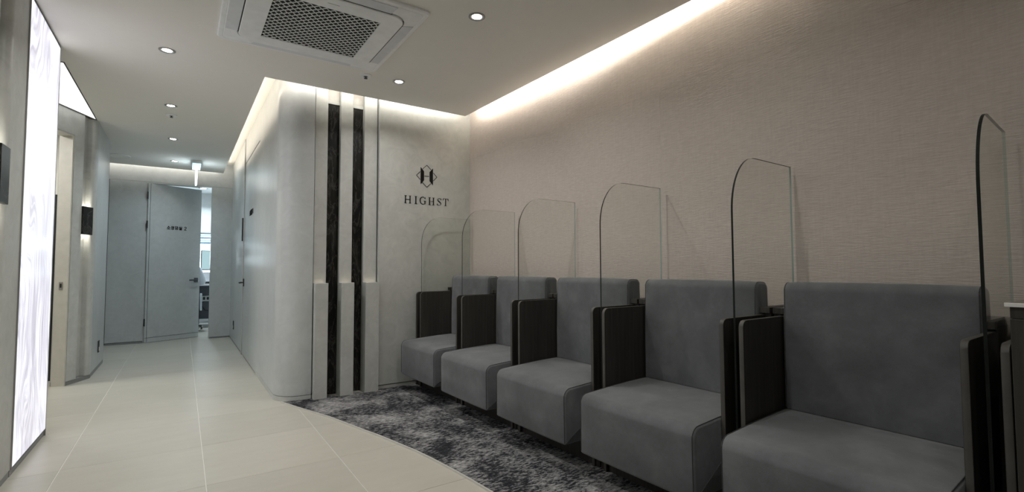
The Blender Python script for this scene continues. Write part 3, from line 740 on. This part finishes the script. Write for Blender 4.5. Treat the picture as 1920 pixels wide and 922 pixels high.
bm = bmesh.new(); R2(bm, -.022, .022, cz - .0025, cz + .0025); fin('emblem_crossbar', bm, M['ink'], sg)
H_ = .067; ser = .0030
def stem(bm, x, w=.0090, sw=.021):
    R2(bm, x - w / 2, x + w / 2, 0, H_); R2(bm, x - sw / 2, x + sw / 2, 0, ser); R2(bm, x - sw / 2, x + sw / 2, H_ - ser, H_)
def L_H(x0, x1):
    bm = bmesh.new(); stem(bm, x0 + .011); stem(bm, x1 - .011); R2(bm, x0 + .011, x1 - .011, H_ * .5 - .0015, H_ * .5 + .0015); fin('letter', bm, M['ink'], sg)
def L_I(x): bm = bmesh.new(); stem(bm, x, .0090, .023); fin('letter', bm, M['ink'], sg)
def L_T(x0, x1):
    bm = bmesh.new(); xc = (x0 + x1) / 2; R2(bm, xc - .0041, xc + .0041, 0, H_); R2(bm, xc - .011, xc + .011, 0, ser); R2(bm, x0, x1, H_ - .0034, H_)
    for x, s in ((x0, 1), (x1, -1)): aprism(bm, [(x, H_), (x + s * .006, H_ - .004), (x + s * .001, H_ - .019), (x - s * .001, H_ - .019)], 'y', Y_A, Y_B)
    fin('letter', bm, M['ink'], sg)
def L_G(x0, x1):
    bm = bmesh.new(); w_ = x1 - x0; P = smooth_pts([(x1 - .006, H_ * .80), (x0 + w_ * .58, H_ * .985), (x0 + w_ * .22, H_ * .83), (x0 + .006, H_ * .50), (x0 + w_ * .22, H_ * .16), (x0 + w_ * .58, H_ * .015), (x1 - .006, H_ * .13)])
    n = len(P); W = [.0028 + .0058 * math.sin(PI * i / (n - 1)) ** 2 for i in range(n)]; glyph_stroke(bm, P, W, Y_A, Y_B)
    R2(bm, x1 - .0105, x1 - .0025, H_ * .06, H_ * .45); R2(bm, x1 - .017, x1 + .003, H_ * .43, H_ * .475)
    aprism(bm, [(x1 - .005, H_ * .97), (x1 - .002, H_ * .97), (x1 - .003, H_ * .70), (x1 - .008, H_ * .78)], 'y', Y_A, Y_B); fin('letter', bm, M['ink'], sg)
def L_S(x0, x1):
    bm = bmesh.new(); w_ = x1 - x0; P = smooth_pts([(x1 - .006, H_ * .80), (x0 + w_ * .56, H_ * .985), (x0 + w_ * .16, H_ * .80), (x0 + w_ * .30, H_ * .60), (x0 + w_ * .68, H_ * .43), (x0 + w_ * .86, H_ * .22), (x0 + w_ * .46, H_ * .012), (x0 + .003, H_ * .17)])
    n = len(P); W = [.0028 + .0066 * math.exp(-((i / (n - 1) - .5) / .17) ** 2) for i in range(n)]; glyph_stroke(bm, P, W, Y_A, Y_B)
    aprism(bm, [(x1 - .006, H_ * .97), (x1 - .003, H_ * .97), (x1 - .004, H_ * .72), (x1 - .008, H_ * .77)], 'y', Y_A, Y_B)
    aprism(bm, [(x0 + .001, H_ * .03), (x0 + .004, H_ * .03), (x0 + .006, H_ * .21), (x0 + .002, H_ * .28)], 'y', Y_A, Y_B); fin('letter', bm, M['ink'], sg)
q = lambda x: x - 1.791
L_H(q(1.581), q(1.645)); L_I(q(1.688)); L_G(q(1.722), q(1.781)); L_H(q(1.807), q(1.868)); L_S(q(1.890), q(1.937)); L_T(q(1.951), q(2.004))

# small Korean door lettering drawn as strokes inside a unit box
def ko(ch):
    circ = lambda cx, cz, rx, rz: [(cx + rx * math.cos(2 * PI * k / 12), cz + rz * math.sin(2 * PI * k / 12)) for k in range(13)]
    siot = lambda cx, z0, z1, w: [[(cx, z1), (cx - .02, z0 + (z1 - z0) * .6), (cx - w, z0)], [(cx, z1 - (z1 - z0) * .3), (cx + w, z0)]]
    A = [[(.72, .48), (.72, 1.0)], [(.72, .74), (.92, .74)]]
    if ch == '소': return siot(.5, .42, .95, .34) + [[(.5, .36), (.5, .10)], [(.05, .10), (.95, .10)]]
    if ch == '상': return siot(.34, .52, .98, .26) + A + [circ(.52, .22, .28, .20)]
    if ch == '담': return [[(.58, .94), (.12, .94), (.12, .56), (.60, .56)]] + A + [[(.2, .38), (.82, .38), (.82, .05), (.2, .05), (.2, .38)]]
    if ch == '실': return siot(.34, .52, .98, .26) + [[(.80, .48), (.80, 1.0)], [(.18, .40), (.82, .40), (.82, .23), (.18, .23), (.18, .04), (.86, .04)]]
    if ch == '2': return [[(.12, .72), (.2, .90), (.42, .96), (.62, .84), (.62, .64), (.40, .38), (.12, .06), (.68, .06)]]
    if ch == '1': return [[(.2, .76), (.42, .95), (.42, .04)]]
    return []
def ko_text(txt, size, adv, y0, y1, parent, x0=0.0, z0=0.0, th=.15):
    x = x0
    for ch in txt:
        if ch == ' ': x += adv * .35; continue
        bm = bmesh.new()
        for st_ in ko(ch): glyph_stroke(bm, [(x + p[0] * size, z0 + p[1] * size) for p in st_], size * th, y0, y1)
        fin('letter', bm, M['ink'], parent); x += adv
ko_text('소상담실 2', .050, .053, -.004, -.0002, leaf, .245, 1.570)
ds = thing('corridor_door_lettering', 'small black room lettering on the corridor wall door', 'lettering', (.6018, 6.02, 1.583), -PI / 2)
ko_text('소상담실 1', .058, .062, -.004, 0, ds)

# sockets
def socket(loc, rz, label):
    t = thing('wall_socket', label, 'socket', loc, rz, 'wall sockets')
    box('plate', -.037, .037, -.008, 0, -.058, .058, M['black'], t, 0.003)
    for z in (-.024, .024): lathe_o = box('outlet', -.020, .020, -.0095, -.008, z - .018, z + .018, M['plug'] if z < 0 else M['gun'], t, 0.002)
socket((-.684, 6.44, .228), PI / 2, 'black wall socket low on the left corridor wall')
socket((.600, 7.68, .240), -PI / 2, 'black wall socket low on the right corridor wall')

# ================================================================== SIDE ROOM AND OFFICE CONTENTS
rk = thing('shelf_rack', 'black metal rack with glass shelves seen through the left doorway', 'rack', (-1.22, 6.30, 0))
for x in (-.26, .255):
    for y in (-.27, .27): box('post', x - .013, x + .013, y - .013, y + .013, 0, 1.69, M['black'], rk)
for z in (.06, .115, .80, 1.19, 1.66):
    box('shelf', -.247, .242, -.257, .257, z - .003, z + .003, M['white_d'], rk)
    for y in (-.27, .27): box('rail', -.247, .242, y - .005, y + .005, z - .005, z + .005, M['black'], rk)
area('side_room_lamp', (-1.7, 5.7, 2.38), (0, 0, -1), .5, .5, 14, NEUT)

dk = thing('office_desk', 'white desk with grey modesty panel in the office beyond the door', 'desk', (.35, 10.35, 0))
box('top', -.75, .85, -.35, .40, .715, .745, M['office'], dk, 0.003)
box('modesty_panel', -.70, .80, .18, .20, .10, .70, M['gun'], dk)
box('side_panel', -.74, -.71, -.33, .38, 0, .715, M['office'], dk); box('side_panel', .81, .84, -.33, .38, 0, .715, M['office'], dk)
mo = thing('monitor', 'black framed computer monitor showing a document on the office desk', 'monitor', (.562, 10.36, .745))
sc2 = box('screen_housing', -.29, .29, 0, .03, .24, .60, M['black'], mo, 0.004); box('screen', -.275, .275, -.002, .0, .256, .588, M['screen'], sc2)
box('stand', -.02, .02, .03, .05, .01, .42, M['black'], mo); box('foot', -.11, .11, -.06, .12, 0, .012, M['black'], mo, 0.003)
tb = thing('desk_phone', 'small grey desk screen with black frame under the monitor', 'screen', (.37, 10.16, .745))
s_ = box('housing', -.10, .10, 0, .02, .03, .20, M['black'], tb, 0.003); box('display', -.09, .09, -.002, 0, .04, .19, M['white_d'], s_); box('base', -.09, .09, -.02, .10, 0, .03, M['black'], tb, 0.003)
mt = thing('office_power_box', 'white power strip box with cables under the office desk', 'socket', (.40, 10.495, .47))
box('case', -.12, .12, -.02, .032, -.05, .05, M['plug'], mt, 0.004)
for x in (-.06, .0, .06): box('outlet', x - .018, x + .018, -.023, -.02, -.02, .03, M['black'], mt)
cb = tube('power_cable', [(.33, 10.46, .41), (.30, 10.45, .36), (.36, 10.43, .26), (.45, 10.44, .24), (.52, 10.46, .30)], .006, M['black']); tag(cb, 'black looping cable under the office desk', 'cable')

# seated person, mostly hidden by the door
def skin_obj(name, V, E, RAD, mats, parent, sub=2, face_mat=None):
    me = bpy.data.meshes.new(name); me.from_pydata(V, E, []); o = bpy.data.objects.new(name, me); col.objects.link(o)
    md = o.modifiers.new('skin', 'SKIN'); md.use_smooth_shade = True
    o.modifiers.new('sub', 'SUBSURF').levels = sub
    for v, r_ in zip(me.skin_vertices[0].data, RAD): v.radius = (r_, r_) if not isinstance(r_, tuple) else r_
    me.skin_vertices[0].data[0].use_root = True
    dg = bpy.context.evaluated_depsgraph_get(); ev = o.evaluated_get(dg); m2 = bpy.data.meshes.new_from_object(ev)
    bpy.data.objects.remove(o); o2 = bpy.data.objects.new(name, m2); col.objects.link(o2); m2.materials.clear()
    for m in mats: m2.materials.append(m)
    for p in m2.polygons: p.use_smooth = True; p.material_index = face_mat(p.center) if face_mat else 0
    o2.parent = parent; return o2
pe = thing('person', 'seated person in a white coat and dark trousers at the office desk', 'person', (.06, 9.66, 0))
V = [(0, 0, .52), (0, .02, .68), (0, .03, .86), (0, .05, 1.00), (0, .06, 1.10), (0, .08, 1.19),      # 0-5 spine, neck, head base
     (0, .09, 1.27), (0, .09, 1.34),                                                             # 6,7 head
     (.17, .04, .99), (.235, -.01, .78), (.16, .22, .77), (.13, .29, .77),                        # 8-11 right arm
     (-.17, .04, .99), (-.235, -.01, .78), (-.16, .22, .77), (-.13, .29, .77),
     (.10, .02, .50), (.15, .40, .50), (.16, .36, .10), (.17, .46, .045),                         # 16-19 right leg
     (-.10, .02, .50), (-.15, .40, .50), (-.16, .36, .10), (-.17, .46, .045)]
Ed = [(0, 1), (1, 2), (2, 3), (3, 4), (4, 5), (5, 6), (6, 7), (3, 8), (8, 9), (9, 10), (10, 11), (3, 12), (12, 13), (13, 14), (14, 15), (0, 16), (16, 17), (17, 18), (18, 19), (0, 20), (20, 21), (21, 22), (22, 23)]
Rr = [.14, .13, .135, .13, .055, .06, .09, .07, .06, .052, .04, .026, .06, .052, .04, .026, .085, .068, .045, .040, .085, .068, .045, .040]
def fm(c):
    if c.z > 1.12: return 0
    if c.y > .255 and .70 < c.z < .83: return 0
    if c.z < .085: return 3
    if c.z < .56: return 2
    return 1
skin_obj('body', V, Ed, Rr, [M['skin'], M['coat'], M['trouser'], M['black']], pe, 2, fm)
bm = bmesh.new(); bmesh.ops.create_uvsphere(bm, u_segments=16, v_segments=10, radius=1)
for v in bm.verts: v.co = Vector((v.co.x * .098, .075 + v.co.y * .108, 1.32 + v.co.z * .095 - (.05 if v.co.y < -.3 and v.co.z < 0 else 0)))
fin('hair', bm, M['hair'], pe, True)
for s in (1, -1):
    bm = bmesh.new(); bmesh.ops.create_uvsphere(bm, u_segments=8, v_segments=6, radius=1)
    for v in bm.verts: v.co = Vector((s * .093 + v.co.x * .012, .095 + v.co.y * .022, 1.275 + v.co.z * .032))
    fin('ear', bm, M['skin'], pe, True)
    for j, (dx, L) in enumerate(((-.028, .060), (-.010, .072), (.008, .068), (.025, .052))):
        tube('finger', [(s * .13 + dx * .8, .30, .772), (s * .13 + dx, .33 + L * .3, .774), (s * .13 + dx, .33 + L, .756)], .0085, M['skin'], pe, 6)
    tube('finger', [(s * (.13 - .03), .285, .772), (s * (.13 - .055), .32, .768), (s * (.13 - .06), .345, .76)], .010, M['skin'], pe, 6)
# coat tail hanging beside the seat
prism('coat_tail', [(-.20, .60), (.02, .60), (.10, .50), (.06, .36), (-.22, .33)], 'x', .196, .222, M['coat'], pe)
ch = thing('office_chair', 'dark swivel chair under the seated person in the office', 'chair', (.06, 9.62, 0))
box('seat', -.17, .17, -.20, .20, .31, .358, M['trouser'], ch, 0.02)
box('backrest', -.12, .12, -.31, -.27, .44, .95, M['trouser'], ch, 0.015); box('back_stem', -.03, .03, -.30, -.19, .300, .312, M['black'], ch); box('back_stem', -.03, .03, -.31, -.295, .312, .45, M['black'], ch)
tube('post', [(0, 0, .08), (0, 0, .31)], .025, M['black'], ch)
for k in range(5):
    a = 2 * PI * k / 5 + .3
    tube('foot', [(0, 0, .09), (.24 * math.cos(a), .24 * math.sin(a), .06)], .016, M['black'], ch)
    lathe_ = bmesh.new(); atube(lathe_, [(.24 * math.cos(a) - .012, .24 * math.sin(a), .025), (.24 * math.cos(a) + .012, .24 * math.sin(a), .025)], .0245, 10); fin('castor', lathe_, M['black'], ch, True)
